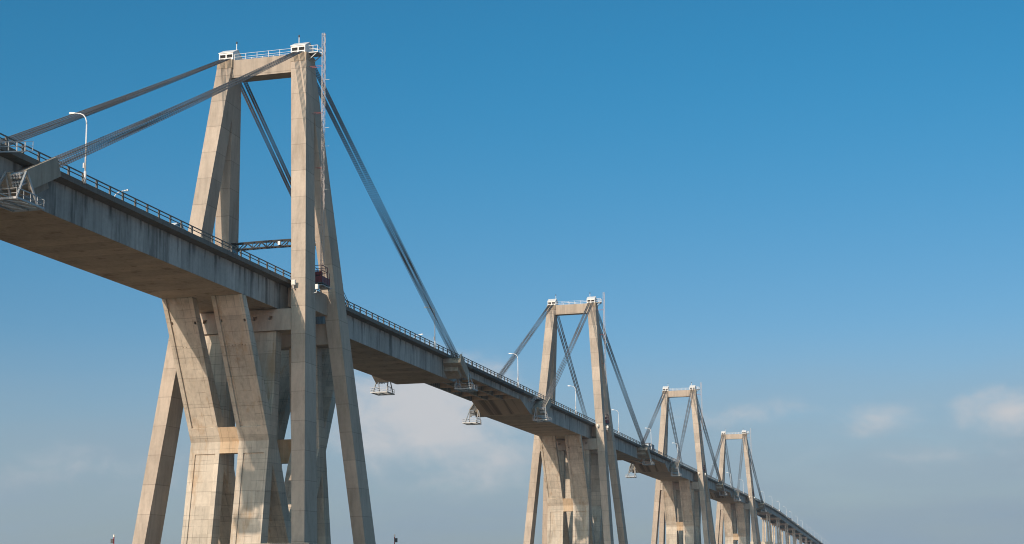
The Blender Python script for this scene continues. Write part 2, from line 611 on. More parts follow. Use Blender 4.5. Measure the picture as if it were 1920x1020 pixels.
def make_tower(k):
    y0 = TOWERS[k]
    t = thing('bridge_tower', (0, y0, 0),
              ['nearest and largest concrete A-frame tower of the bridge, left in the view', 'second concrete A-frame tower along the bridge, right of the middle of the view',
               'third concrete A-frame tower, between the second tower and the smallest one', 'farthest and smallest concrete A-frame tower, where the low viaduct begins'][k],
              'bridge tower', 'A-frame towers of the bridge')
    for sx in (1, -1):
        for sy in (-1, 1):
            leg_mb(sx, sy).build('leg', M['leg'], t)
        slabfill(sx, 76.9, 86.25, 0.004, 0.1).build('head_wall', M['leg'], t)
        # saddle block: collar with a drip ledge round the top of the head
        xc, wd = lx(85.6), lw(85.6)
        b = MB()
        b.hexa([(sx * xc - wd / 2 - .03, -1.98, 84.95), (sx * xc + wd / 2 + .03, -1.98, 84.95), (sx * xc + wd / 2 + .03, 1.98, 84.95), (sx * xc - wd / 2 - .03, 1.98, 84.95),
                (sx * xc - wd / 2 - .03, -1.85, 86.40), (sx * xc + wd / 2 + .03, -1.85, 86.40), (sx * xc + wd / 2 + .03, 1.85, 86.40), (sx * xc - wd / 2 - .03, 1.85, 86.40)])
        b.build('saddle_block', M['head'], t)
        saddle_house(t, sx)
        bracket(t, sx)
    # portal beam joining the two heads
    b = MB()
    xa = lx(84.5) - lw(84.5) / 2
    b.hexa([(-xa - .2, -1.55, 83.35), (xa + .2, -1.55, 83.35), (xa + .2, 1.0, 83.35), (-xa - .2, 1.0, 83.35),
            (-xa - .1, -1.50, 86.30), (xa + .1, -1.50, 86.30), (xa + .1, 0.95, 86.30), (-xa - .1, 0.95, 86.30)])
    b.build('portal_beam', M['leg'], t)
    r = MB()
    for yy in (-1.35, 0.8):
        for zz in (87.35, 86.85):
            r.bar((-4.9, yy, zz), (4.9, yy, zz), 0.04)
    rail = r.build('walkway_railing', M['white'], t)
    for yy in (-1.35, 0.8):
        for i in range(6):
            xx = -4.9 + 9.8 * i / 5
            q = MB().bar((xx, yy, 86.3), (xx, yy, 87.38), 0.06)
            q.build('post', M['white'], rail)
    # cross beams under the deck, leaning with the legs, with square form-tie pockets
    for sy in (-1, 1):
        b = MB()
        z0, z1 = 40.37, 43.72
        xf = lx(42) - lw(42) / 2 - 0.02
        f0, f1 = ly(z0) + ll(z0) / 2 - .03, ly(z1) + ll(z1) / 2 - .03
        bk = 5.75
        A = [(-xf - .07, sy * f0, z0), (xf + .07, sy * f0, z0), (xf - .2, sy * f1, z1), (-xf + .2, sy * f1, z1)]
        B = [(-xf - .07, sy * bk, z0), (xf + .07, sy * bk, z0), (xf - .2, sy * bk, z1), (-xf + .2, sy * bk, z1)]
        rects = []
        for hx in (-5.4, -2.8, 2.8, 5.4):
            u = (hx + xf) / (2 * xf)
            rects.append((u - .019, u + .019, 0.50, 0.67, 0.6))
        b.recess(A[0], A[1], A[2], A[3], rects, (0, -sy, 0))
        b.add(A + B, [(4, 5, 6, 7), (0, 1, 5, 4), (3, 2, 6, 7), (0, 3, 7, 4), (1, 2, 6, 5)])
        b.build('cross_beam', M['leg'], t)
    return t


def saddle_house(t, sx):
    """white steel house over the cable saddle: two window openings to each side, shed roofs"""
    xc = sx * 6.22
    h = 1.22
    b = MB()
    z0, zf, zr = 86.42, 87.56, 88.5
    for sy in (-1, 1):
        A = [(xc - h, sy * 1.75, z0), (xc + h, sy * 1.75, z0), (xc + h, sy * 1.75, zf), (xc - h, sy * 1.75, zf)]
        b.recess(*A, [(0.07, 0.47, 0.28, 0.76, 0.5), (0.55, 0.95, 0.28, 0.76, 0.5)], (0, -sy, 0))
    poly = [(-1.75, z0), (-1.75, zf), (0, zr), (1.75, zf), (1.75, z0)]
    for x in (xc - h, xc + h):
        b.add([(x, y, z) for y, z in poly], [(0, 1, 2, 3, 4)])
    b.add([(xc - h, -1.75, z0), (xc + h, -1.75, z0), (xc + h, 1.75, z0), (xc - h, 1.75, z0)], [(0, 1, 2, 3)])
    ho = b.build('saddle_house', M['white'], t)
    for sy in (-1, 1):
        for a, c in ((0.07, 0.47), (0.55, 0.95)):
            g2 = MB().box(xc - h + 2 * h * a + .01, xc - h + 2 * h * c - .01, sy * 1.46 - .03, sy * 1.46 + .03, z0 + .36, z0 + .84)
            g2.build('window', M['black'], ho)
    r = MB()
    e = 0.09
    r.prism_x([(-1.75 - e, zf - .03), (-1.75 - e, zf + .07), (0, zr + .12), (1.75 + e, zf + .07), (1.75 + e, zf - .03), (0, zr + .02)], xc - h - e, xc + h + e)
    r.build('roof', M['white'], ho)
    xa = xc - h * 0.45 if sx > 0 else xc + h * 0.85
    a = MB().tube([(xa, 0, 88.6), (xa, 0, 89.6)], 0.07)
    a.build('beacon_post', M['white'], t)
    a = MB().tube([(xa, 0, 89.6), (xa, 0, 89.95)], 0.13)
    a.build('beacon_lamp', M['dark'], t)
    if sx > 0:   # small balcony on the outer face of the near head
        x0, x1 = xc + h + .05, xc + h + 1.75
        f = MB().box(x0, x1, -0.7, 1.4, 86.55, 86.72)
        for yy in (-.5, 1.2):
            f.bar((x0, yy, 85.4), (x1 - .3, yy, 86.55), .12)
        f.build('balcony_floor', M['galv'], t)
        q = MB()
        for zz in (87.2, 87.75):
            q.bar((x0, -.65, zz), (x1 - .05, -.65, zz), .06)
            q.bar((x1 - .05, -.65, zz), (x1 - .05, 1.35, zz), .06)
            q.bar((x0, 1.35, zz), (x1 - .05, 1.35, zz), .06)
        for px, py in ((x0, -.65), (x0 + .85, -.65), (x1 - .05, -.65), (x1 - .05, .35), (x1 - .05, 1.35), (x0 + .85, 1.35)):
            q.bar((px, py, 86.72), (px, py, 87.78), .06)
        q.build('balcony_railing', M['white'], t)


def bracket(t, sx):
    b = MB()
    poly = [(-4.9, 44.75), (-4.9, 48.05), (4.9, 48.05), (4.9, 44.75)]
    a, c = (6.30, 9.0)
    b.prism_x(poly, sx * a, sx * c)
    b.build('deck_bracket', M['leg'], t)


# ------------------------------------------------------------------ X-frame piers
def x_frame(sx, sy):
    x0, x1 = 1.48, 6.25
    b = MB()
    P = [(-21.55, 43.80), (-11.35, 23.8), (-14.40, CAPZ), (-11.9, CAPZ), (-9.9, 20.4), (-1.95, CAPZ + .0), (-0.03, CAPZ), (-2.68, 11.6), (-7.0, 21.4),
         (-8.55, 24.2), (-7.85, 30.9), (-7.05, 40.33), (-9.15, 40.33), (-9.9, 30.5), (-10.66, 27.4), (-20.15, 43.80)]
    P = [(-sy * y, z) for y, z in P]       # sy = -1 : front
    xa, xb = (x0, x1) if sx > 0 else (-x1, -x0)
    n = len(P)
    vs = [(xa, y, z) for y, z in P] + [(xb, y, z) for y, z in P]
    fs = [tuple(range(n)), tuple(range(2 * n - 1, n - 1, -1))]
    for i in range(2, n):
        j = (i + 1) % n
        fs.append((i, i + n, j + n, j))
    b.add(vs, fs)
    (ya, za), (yb, zb), (yc, zc) = P[0], P[1], P[2]
    d1 = Vector((0, yb - ya, zb - za)).normalized()
    in1 = Vector((0, sy * d1.z, -sy * d1.y))
    if in1.y * sy > 0:
        in1 = -in1
    rects = [(0.125, 0.875, 0.0, 0.90, 0.28)]
    for u0, u1 in ((0.135, 0.185), (0.90, 0.97)):
        rects.append((u0, u1, 0.165, 0.185, 0.75))
    for i in range(6):
        u = 0.24 + i * 0.11
        rects.append((u, u + 0.022, 0.338, 0.344, 0.45))
    b.recess((xa, ya, za), (xb, ya, za), (xb, yb, zb), (xa, yb, zb), rects, in1)
    d2 = Vector((0, yc - yb, zc - zb)).normalized()
    in2 = Vector((0, d2.z, -d2.y))
    if in2.y * sy > 0:
        in2 = -in2
    b.recess((xa, yb, zb), (xb, yb, zb), (xb, yc, zc), (xa, yc, zc), [(0.18, 0.86, 0.10, 1.0, 0.22)], in2)
    return b


def make_pier(k):
    t = thing('bridge_pier', (0, TOWERS[k], 0),
              ['nearest pier of concrete X-frames carrying the deck, under the largest tower', 'X-frame concrete pier standing under the second tower',
               'X-frame concrete pier standing under the third tower', 'smallest X-frame concrete pier, under the farthest tower'][k], 'bridge pier', 'X-frame piers under the deck')
    for sy in (-1, 1):
        for sx in (-1, 1):
            x_frame(sx, sy).build('x_frame', M['pier'], t)
        b = MB()
        off = 0.006
        poly = [(-12.40 + off, 25.86), (-11.35 + off, 23.8), (-11.65 + off, 22.08), (-9.7, 22.08), (-9.7, 25.86)]
        b.prism_x([(-sy * y, z) for y, z in poly], -1.478, 1.478)
        b.build('tie_beam', M['tie'], t)
    return t


def make_cap(k):
    y0 = TOWERS[k]
    t = thing('pile_cap', (0, y0, 0), 'concrete pile cap in the water under the %s tower' % ORD[k], 'pile cap', 'pile caps in the lake')
    b = MB()
    b.box(-17.6, 17.6, -18.4, 18.4, 2.2, CAPZ - 0.02)
    b.build('slab', M['cap'], t)
    q = MB()
    for i in range(6):
        for j in range(6):
            x, y = -15.5 + 6.2 * i, -16.2 + 6.48 * j
            q.tube([(x, y, -8), (x, y, 2.3)], 0.68, 10)
    q.build('piles', M['cap'], t)
    return t


# ------------------------------------------------------------------ girders
LG = 94.5
HW = 7.42            # half width of the deck slab


def slab_sec(h, dz=0.0):
    return [(-h, DECK + dz), (-h, 47.92 + dz), (-6.3, 47.72 + dz), (6.3, 47.72 + dz), (h, 47.92 + dz), (h, DECK + dz)]


STAT = [(-LG + .03, HW), (LG - .03, HW)]
post_mesh = MB().box(-.09, .09, -.13, .13, 0, 1.0).mesh('railing_post', M['rail'])


def rail_mb(stat, sx, zf=lambda y: 0.0):
    b = MB()
    for (ya, ha), (yb, hb) in zip(stat[:-1], stat[1:]):
        for zz, hh in ((DECK + 1.0, .13), (DECK + .56, .09)):
            b.bar((sx * (ha - .13), ya, zz + zf(ya)), (sx * (hb - .13), yb, zz + zf(yb)), .10, hh)
    return b


def half_at(stat, y):
    for (ya, ha), (yb, hb) in zip(stat[:-1], stat[1:]):
        if ya <= y <= yb:
            return ha + (hb - ha) * (y - ya) / (yb - ya)
    return stat[0][1]


def railing(t, stat, sx, near, zf=lambda y: 0.0, step=3.015):
    r = rail_mb(stat, sx, zf).build('railing', M['rail'], t)
    ya, yb = stat[0][0], stat[-1][0]
    n = int((yb - ya - .4) / step)
    y = [ya + .2 + i * (yb - ya - .4) / n for i in range(n + 1)]
    if near:
        for yy in y:
            inst('railing_post', post_mesh, r, (sx * (half_at(stat, yy) - .13), yy, DECK + zf(yy)))
    else:
        b = MB()
        for yy in y:
            x = sx * (half_at(stat, yy) - .13)
            b.box(x - .09, x + .09, yy - .13, yy + .13, DECK + zf(yy), DECK + 1.0 + zf(yy))
        tag(b.build('railing_post', M['rail'], r), kind='stuff')
    return r


# stay geometry
SAD = Vector((6.25, 0.9, 86.98))          # where the strands leave the saddle
ANC = Vector((9.05, 79.4, 46.4))         # middle of the anchor block
SAX = (ANC - SAD).normalized()
AX = Vector((0, SAX.y, SAX.z)).normalized()       # block axis, outward and down
AN = Vector((0, -AX.z, AX.y))                      # perpendicular, upward


def make_girder(k):
    t = thing('bridge_girder', (0, TOWERS[k], 0),
              ['longest visible concrete box girder, through the nearest tower at left', 'concrete box girder carried by the second tower',
               'concrete box girder carried by the third tower', 'shortest looking concrete box girder, at the farthest tower'][k], 'bridge girder', 'box girders hung from the towers')
    zb, zt = 43.82, 47.735
    b = MB()
    n = 27
    vs, fs = [], []
    prof = [(-LG, 46.75), (-83.7, zb), (83.7, zb), (LG, 46.75)]
    for sx in (-1, 1):
        fs.append(tuple(len(vs) + i for i in range(6)))
        vs += [(sx * 6.27, -LG, zt), (sx * 6.27, LG, zt)] + [(sx * 6.27, y, z) for y, z in reversed(prof)]
    fs += [(0, 1, 7, 6), (0, 6, 11, 5), (1, 2, 8, 7)]
    b.add(vs, fs)
    b.build('web_box', M['girder'], t)
    s = MB()
    e = 0.004
    s.add([(-6.262, -83.7, zb - e), (6.262, -83.7, zb - e), (6.262, 83.7, zb - e), (-6.262, 83.7, zb - e), (-6.262, -83.7, zb + .05), (6.262, -83.7, zb + .05), (6.262, 83.7, zb + .05), (-6.262, 83.7, zb + .05)],
          [(0, 3, 2, 1), (4, 5, 6, 7), (0, 1, 5, 4), (1, 2, 6, 5), (2, 3, 7, 6), (3, 0, 4, 7)])
    s.build('soffit', M['soffit'], t)
    for sy in (-1, 1):
        s = MB()
        s.add([(x, sy * y, z) for x, y, z in ((-6.262, 83.75, zb - e), (6.262, 83.75, zb - e), (6.262, LG, 46.745 - e), (-6.262, LG, 46.745 - e))], [(0, 1, 2, 3)])
        s.build('sloped_soffit', M['slope'], t)
    d = MB().loft_y([(y, slab_sec(h)) for y, h in STAT])
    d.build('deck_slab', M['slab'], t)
    a = MB().box(-6.7, 6.7, -LG + .04, LG - .04, DECK - .05, DECK + .03)
    a.build('road_surface', M['asphalt'], t)
    railing(t, STAT, 1, True)
    railing(t, STAT, -1, False)
    for zz in (0.0, .5):
        MB().bar((8.9, 9.0, 50.1 + zz), (7.35, 16.5, 48.95 + zz), .07).build('stair_rail', M['rail'], t)
    for sx in (1, -1):
        for sy in (-1, 1):
            anchor(sx, sy).build('anchor_block', M['block'], t)
            st = access_rail(sx, sy)
            st.build('access_railing', M['galv'], t)
    return t


def mir(p, sx, sy):
    return Vector((sx * p[0], sy * p[1], p[2]))


def anchor(sx, sy):
    """stub of the inclined anchor beam: box with side plates, open outer end"""
    b = MB()
    C = Vector((0, 79.3, 46.2))

    def blk(x0, x1, s0, s1, n0, n1):
        pts = []
        for s, nn in ((s0, n0), (s1, n0), (s1, n1), (s0, n1)):
            q = C + AX * s + AN * nn
            pts.append(q)
        b.hexa([mir((x0, q.y, q.z), sx, sy) for q in pts] + [mir((x1, q.y, q.z), sx, sy) for q in pts])
    blk(6.29, 9.78, -3.1, 2.4, -1.02, 0.15)     # body
    blk(9.78, 10.05, -3.25, 3.15, -1.10, 1.02)  # outer cheek plate
    blk(6.29, 9.78, -2.9, 2.2, 0.15, 0.32)      # top plate
    blk(7.6, 8.1, 2.4, 3.0, -0.95, 0.90)         # inner cheek
    blk(6.29, 9.2, -1.7, 1.2, -2.0, -1.02)       # haunch below
    return b


def access_rail(sx, sy):
    """steel stair rails beside the anchor"""
    b = MB()
    pts = [(6.9, 87.0, 46.4), (6.9, 84.0, 47.4), (8.3, 80.2, 48.4)]
    for dx in (0.0, 0.9):
        for zz in (0.0, 0.55, 1.05):
            for a, c in zip(pts[:-1], pts[1:]):
                b.bar(mir((a[0] + dx, a[1], a[2] + zz), sx, sy), mir((c[0] + dx, c[1], c[2] + zz), sx, sy), .04 if zz else .08)
        for i in range(9):
            f = i / 8
            a, c, ff = (pts[0], pts[1], f * 2) if f <= .5 else (pts[1], pts[2], f * 2 - 1)
            q = [a[j] + (c[j] - a[j]) * ff for j in range(3)]
            b.bar(mir((q[0] + dx, q[1], q[2]), sx, sy), mir((q[0] + dx, q[1], q[2] + 1.05), sx, sy), .045)
    return b


# ------------------------------------------------------------------ suspended spans
def span_sec(h, dz=0.0):
    return [(-h, DECK + dz), (-h, 47.92 + dz), (-6.3, 47.72 + dz), (-5.68, 48.05 + dz), (5.68, 48.05 + dz), (6.3, 47.72 + dz), (h, 47.92 + dz), (h, DECK + dz)]


def make_span(yc, label):
    t = thing('suspended_span', (0, yc, 0), label, 'bridge span', 'suspended spans between the girders')
    h = 22.9
    for x in (-5.97, -1.95, 1.95, 5.97):
        MB().box(x - .27, x + .27, -h, h, 46.35, 48.07 if abs(x) < 3 else 47.74).build('beam', M['girder'], t)
    for i in range(6):
        y = -h + .5 + i * (2 * h - 1) / 5
        for xa, xb in ((-5.69, -2.23), (-1.67, 1.67), (2.23, 5.69)):
            MB().box(xa, xb, y - .2, y + .2, 46.42, 48.07).build('diaphragm', M['diaphragm'], t)
    st = [(-h - .05, HW), (h + .05, HW)]
    MB().loft_y([(y, span_sec(hh)) for y, hh in st]).build('deck_slab', M['coffer_shade'], t)
    MB().box(-6.7, 6.7, -h - .04, h + .04, DECK - .05, DECK + .03).build('road_surface', M['asphalt'], t)
    railing(t, st, 1, True)
    railing(t, st, -1, False)
    return t


# ------------------------------------------------------------------ stay cables
def make_stay(k, sx, sy):
    side = ('camera-side', 'far-side')[sx < 0]
    dirn = ('left', 'right')[sy > 0]
    t = thing('stay_cable', (0, TOWERS[k], 0),
              'strand bundle slanting down to the %s from the %s head of the %s tower' % (dirn, side, ORD[k]), 'stay cable', 'stay cables of the towers')
    AXs = SAX
    nrm = Vector((0, -AXs.z, AXs.y)).normalized()
    end = ANC + AXs * 3.3
    for c8 in range(8):
        for row in range(2):
            # at the saddle eight columns in two groups, two deep; at the anchor a block of four by four
            x_top = (c8 - 3.5) * 0.205 + (0.14 if c8 > 3 else -0.14)
            a = SAD + Vector((1, 0, 0)) * x_top + nrm * (row - 0.5) * 0.09
            v2 = row * 2 + c8 % 2 - 1.5
            c = end + Vector((1, 0, 0)) * (c8 // 2 - 1.5) * 0.33 + nrm * (v2 * 0.30 + (0.1 if v2 > 0 else -0.1))
            pts = []
            for s in range(7):
                f = s / 6
                p = a + (c - a) * f
                p.z -= 0.3 * 4 * f * (1 - f)
                pts.append(mir(p, sx, sy))
            st = MB().tube(pts, 0.04, 6).build('strand', M['cable'], t, True)
            q = MB().tube([mir(c - AXs * .1, sx, sy), mir(c + AXs * .75, sx, sy)], 0.13, 8)
            q.build('socket', M['galv'], st)
    return t


# ------------------------------------------------------------------ inspection platforms under the anchors
def make_platform(k, sx, sy):
    side = ('camera side', 'far side')[sx < 0]
    dirn = ('left', 'right')[sy > 0]
    t = thing('inspection_platform', (0, TOWERS[k], 0),
              'inspection platform under the %s anchor on the %s of the %s tower girder' % (dirn, side, ORD[k]), 'inspection platform', 'inspection platforms under the cable anchors')
    x0, x1, y0, y1, z = 7.4, 11.0, 80.6, 85.6, 41.95
    f = MB()
    for yy in (y0, y1):
        f.bar(mir((x0, yy, z), sx, sy), mir((x1, yy, z), sx, sy), .16, .22)
    for xx in (x0, (x0 + x1) / 2, x1):
        f.bar(mir((xx, y0, z), sx, sy), mir((xx, y1, z), sx, sy), .14, .20)
    for i in range(9):
        yy = y0 + .35 + i * (y1 - y0 - .7) / 8
        f.bar(mir((x0, yy, z + .1), sx, sy), mir((x1, yy, z + .1), sx, sy), .32, .05)
    f.build('floor_grid', M['galv'], t)
    r = MB()
    for zz in (z + .5, z + 1.0):
        for yy in (y0, y1):
            r.bar(mir((x0, yy, zz), sx, sy), mir((x1, yy, zz), sx, sy), .045)
        for xx in (x0, x1):
            r.bar(mir((xx, y0, zz), sx, sy), mir((xx, y1, zz), sx, sy), .045)
    for i in range(5):
        yy = y0 + i * (y1 - y0) / 4
        for xx in (x0, x1):
            r.bar(mir((xx, yy, z), sx, sy), mir((xx, yy, z + 1.0), sx, sy), .05)
    r.build('guard_rail', M['galv'], t)
    for xx in (x0 + .1, x1 - .5):
        xa = min(xx, 9.9)
        for yb in (y0 + .25, y1 - .6):
            q = MB().bar(mir((xx, yb, z), sx, sy), mir((xa, 82.3, 45.7), sx, sy), .19)
            q.build('hanger', M['galv'], t)
        q = MB().bar(mir((xx, y0 + .75, 43.2), sx, sy), mir((xx, y1 - 1.3, 43.2), sx, sy), .11)
        q.build('brace', M['galv'], t)
    return t


# ------------------------------------------------------------------ lamps
def lamp_proto(loc, label):
    t = thing('street_lamp', loc, label, 'street lamp', 'street lamps along the deck')
    MB().tube([(0, 0, -.2), (0, 0, 1.2)], .16, 8).build('base', M['lamp'], t, True)
    MB().tube([(0, 0, 1.1), (0, 0, 6.75)], .105, 8, .085).build('pole', M['lamp'], t, True)
    pts = [(0, 0, 6.75), (-.04, 0, 7.15), (-.17, 0, 7.55), (-.45, 0, 7.9), (-.85, 0, 8.1), (-1.4, 0, 8.2), (-1.55, 0, 8.22)]
    MB().tube(pts, .085, 8, .06).build('arm', M['lamp'], t, True)
    hd = MB()
    hd.hexa([(-2.25, -.13, 8.20), (-1.5, -.09, 8.17), (-1.5, .09, 8.17), (-2.25, .13, 8.20), (-2.2, -.1, 8.38), (-1.5, -.06, 8.31), (-1.5, .06, 8.31), (-2.2, .1, 8.38)])
    h = hd.build('lamp_head', M['lamp'], t)
    MB().box(-2.18, -1.6, -.1, .1, 8.13, 8.19).build('lens', M['lens'], h)
    MB().box(-.22, -.1, -.18, .18, 1.6, 2.2).build('control_box', M['lamp'], t)
    return t


# ------------------------------------------------------------------ build the main bridge
for k in range(4):
    make_cap(k)
    make_pier(k)
    make_girder(k)
    make_tower(k)
    for sx in (1, -1):
        for sy in (-1, 1):
            make_stay(k, sx, sy)
            make_platform(k, sx, sy)
make_span(-117.5, 'suspended deck span left of the nearest tower girder, mostly outside the view')
make_span(117.5, 'suspended deck span with open coffers between the nearest and second towers')
make_span(352.5, 'suspended deck span between the second and third towers')
make_span(587.5, 'suspended deck span between the third and farthest towers')


# ------------------------------------------------------------------ approach viaduct
def vz(y):
    """drop of the viaduct deck against the main bridge"""
    if y < 810:
        return 0.0
    if y < 1000:
        return -0.0225 * (y - 810) ** 2 / (2 * 190)
    return -0.0225 * 95 - 0.0225 * (y - 1000)


PY = [868.0 + 86.5 * i for i in range(14)]


def viaduct_deck(ya, yb, label):
    t = thing('viaduct_span', (0, 0, 0), label, 'viaduct span', 'deck spans of the far viaduct')
    n = 6
    ys = [ya + .04 + (yb - ya - .08) * i / n for i in range(n + 1)]
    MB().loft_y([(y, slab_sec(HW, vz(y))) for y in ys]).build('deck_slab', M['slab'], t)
    for x in (-5.9, -2.0, 2.0, 5.9):
        b = MB()
        b.loft_y([(y, [(x - .3, 47.74 + vz(y)), (x - .3, 44.75 + vz(y)), (x + .3, 44.75 + vz(y)), (x + .3, 47.74 + vz(y))]) for y in ys])
        b.build('beam', M['girder'], t)
    b = MB()
    b.loft_y([(y, [(-6.7, DECK - .05 + vz(y)), (-6.7, DECK + .03 + vz(y)), (6.7, DECK + .03 + vz(y)), (6.7, DECK - .05 + vz(y))]) for y in ys])
    b.build('road_surface', M['asphalt'], t)
    for sx in (1, -1):
        b = rail_mb([(y, HW) for y in ys], sx, vz)
        m_ = int((yb - ya) / 3.1)
        for i in range(m_):
            yy = ya + 1.5 + i * (yb - ya - 2) / m_
            x = sx * (HW - .13)
            b.box(x - .09, x + .09, yy - .13, yy + .13, DECK + vz(yy), DECK + 1.0 + vz(yy))
        b.build('railing', M['rail'], t)
    return t


def viaduct_pier(y, i):
    zt = 44.72 + vz(y)
    names = ['nearest', 'second nearest', 'third nearest', 'fourth nearest', 'fifth nearest', 'sixth nearest', 'seventh nearest']
    lab = '%s viaduct pier of slim concrete columns beyond the farthest tower' % names[i] if i < 7 else 'distant viaduct pier of slim concrete columns near the far end of the bridge'
    t = thing('viaduct_pier', (0, y, 0), lab, 'viaduct pier', 'column piers of the far viaduct')
    for sx in (-1, 1):
        for sy in (-1, 1):
            b = MB()
            x, yy = sx * 5.1, sy * 10.0
            xb, yb = sx * 6.6, sy * 10.6
            zk = 24.0
            f = (zk - 3.0) / (zt - 4.2)
            xm, ym = xb + (x - xb) * f, yb + (yy - yb) * f
            b.hexa([(xm - .66, ym - .7, zk), (xm + .66, ym - .7, zk), (xm + .66, ym + .7, zk), (xm - .66, ym + .7, zk),
                    (x - .5, yy - .55, zt - 1.2), (x + .5, yy - .55, zt - 1.2), (x + .5, yy + .55, zt - 1.2), (x - .5, yy + .55, zt - 1.2)])
            b.hexa([(xb - 1.25, yb - 1.5, 3), (xb + 1.25, yb - 1.5, 3), (xb + 1.25, yb + 1.5, 3), (xb - 1.25, yb + 1.5, 3),
                    (xm - 1.1, ym - 1.2, zk - .003), (xm + 1.1, ym - 1.2, zk - .003), (xm + 1.1, ym + 1.2, zk - .003), (xm - 1.1, ym + 1.2, zk - .003)])
            b.build('column', M['pier'], t)
    for sy in (-1, 1):
        MB().box(-6.9, 6.9, sy * 10 - .9, sy * 10 + .9, zt - 1.2, zt - .005).build('cap_beam', M['leg'], t)
        MB().box(-4.8, 4.8, sy * 10.3 - .6, sy * 10.3 + .6, 21.4, 23.9).build('tie_beam', M['pier'], t)
    MB().box(-8.5, 8.5, -13.5, 13.5, 0.4, 3.2).build('footing', M['cap'], t)
    return t


edges = [799.6, 846.0]
edges += [p + s for p in PY for s in (-10.0, 10.0)]
edges = sorted(edges)
spans = []
lab_first = 'suspended deck span just right of the farthest tower, where the viaduct begins'
viaduct_deck(799.55, PY[0] - 10, lab_first)
cnt = 0
words = ['first', 'second', 'third', 'fourth', 'fifth', 'sixth', 'seventh']
for i, y in enumerate(PY):
    yb = PY[i + 1] - 10 if i + 1 < len(PY) else y + 40
    lb = '%s deck span of the descending viaduct counted from the farthest tower' % words[i] if i < 7 else 'distant low deck span of the viaduct near its far end'
    viaduct_deck(y - 10, yb, lb)
    viaduct_pier(y, i)

# ------------------------------------------------------------------ street lamps
L0 = lamp_proto((7.55, -66.9, DECK), 'white curved street lamp left of the nearest tower, in front of the cables')
near_l = [(66.6, 'white street lamp at the near rail beside the right anchor of the nearest tower'),
          (134.2, 'white street lamp just left of the second tower, over the coffered span'),
          (201.5, 'white street lamp seen between the legs of the second tower'),
          (269.2, 'white street lamp just right of the second tower'),
          (335.9, 'white street lamp above the truck between second and third towers'),
          (405.2, 'white street lamp seen between the legs of the third tower'),
          (540.0, 'white street lamp just right of the third tower'),
          (607.0, 'white street lamp midway between the third and farthest towers'),
          (674.0, 'white street lamp just left of the farthest tower'),
          (813.2, 'first white street lamp right of the farthest tower'), (878.4, 'second white street lamp right of the farthest tower'),
          (947.0, 'third white street lamp right of the farthest tower'), (1014.9, 'fourth white street lamp right of the farthest tower'),
          (1079.5, 'fifth white street lamp right of the farthest tower'), (1148.6, 'sixth white street lamp right of the farthest tower'),
          (1218.0, 'seventh white street lamp right of the farthest tower')]
for y, lb in near_l:
    o = copy_tree(L0)
    o.location = (7.55, y, DECK + vz(y))
    o['label'] = lb
y = 1286.0
while y < 2000:
    o = copy_tree(L0)
    o.location = (7.55, y, DECK + vz(y))
    o['label'] = 'tiny distant street lamp on the near rail of the low viaduct end'
    y += 66.6
far_l = [(-33.7, 'street lamp on the far rail, only its head showing, left of the nearest tower'), (99.0, 'street lamp on the far rail, only its head showing, between the nearest and second towers')]
for y, lb in far_l:
    o = copy_tree(L0)
    o.location = (-7.55, y, DECK)
    o.rotation_euler = (0, 0, math.pi)
    o['label'] = lb


# ------------------------------------------------------------------ hoist masts, hoist cars, gantry, floodlights
def hoist_mast(k):
    t = thing('hoist_mast', (10.1, TOWERS[k] - .5, 0), 'thin lattice hoist mast rising above the %s tower on its camera side' % ORD[k], 'mast', 'lattice hoist masts on the towers')
    b = MB()
    z0, z1, h = 48.1, 89.6, .22
    for sx in (-1, 1):
        for sy in (-1, 1):
            b.bar((sx * h, sy * h, z0), (sx * h, sy * h, z1), .045)
    z = z0
    i = 0
    c = [(-h, -h), (h, -h), (h, h), (-h, h)]
    while z < z1 - .1:
        zn = min(z + .75, z1)
        for q in range(4):
            a, d = c[q], c[(q + 1) % 4]
            if i % 2:
                a, d = d, a
            b.bar((*a, z), (*d, zn), .025)
            b.bar((*c[q], zn), (*c[(q + 1) % 4], zn), .025)
        z = zn
        i += 1
    b.build('lattice', M['mast'], t)
    for zz in (84.2, 76.5, 67.5, 58.3):
        xi = lx(zz) + lw(zz) / 2 - 10.1
        q = MB()
        q.bar((xi - .1, -.3, zz), (-h, -.3, zz), .05)
        q.bar((xi - .1, .3, zz), (-h, .3, zz), .05)
        q.build('wall_tie', M['red'], t)
    for zz in (81.9, 74.0, 71.0, 64.0):
        q = MB().bar((h, 0, zz), (h + .75, .1, zz), .045)
        q.build('cable_guide', M['galv'], t)
    return t


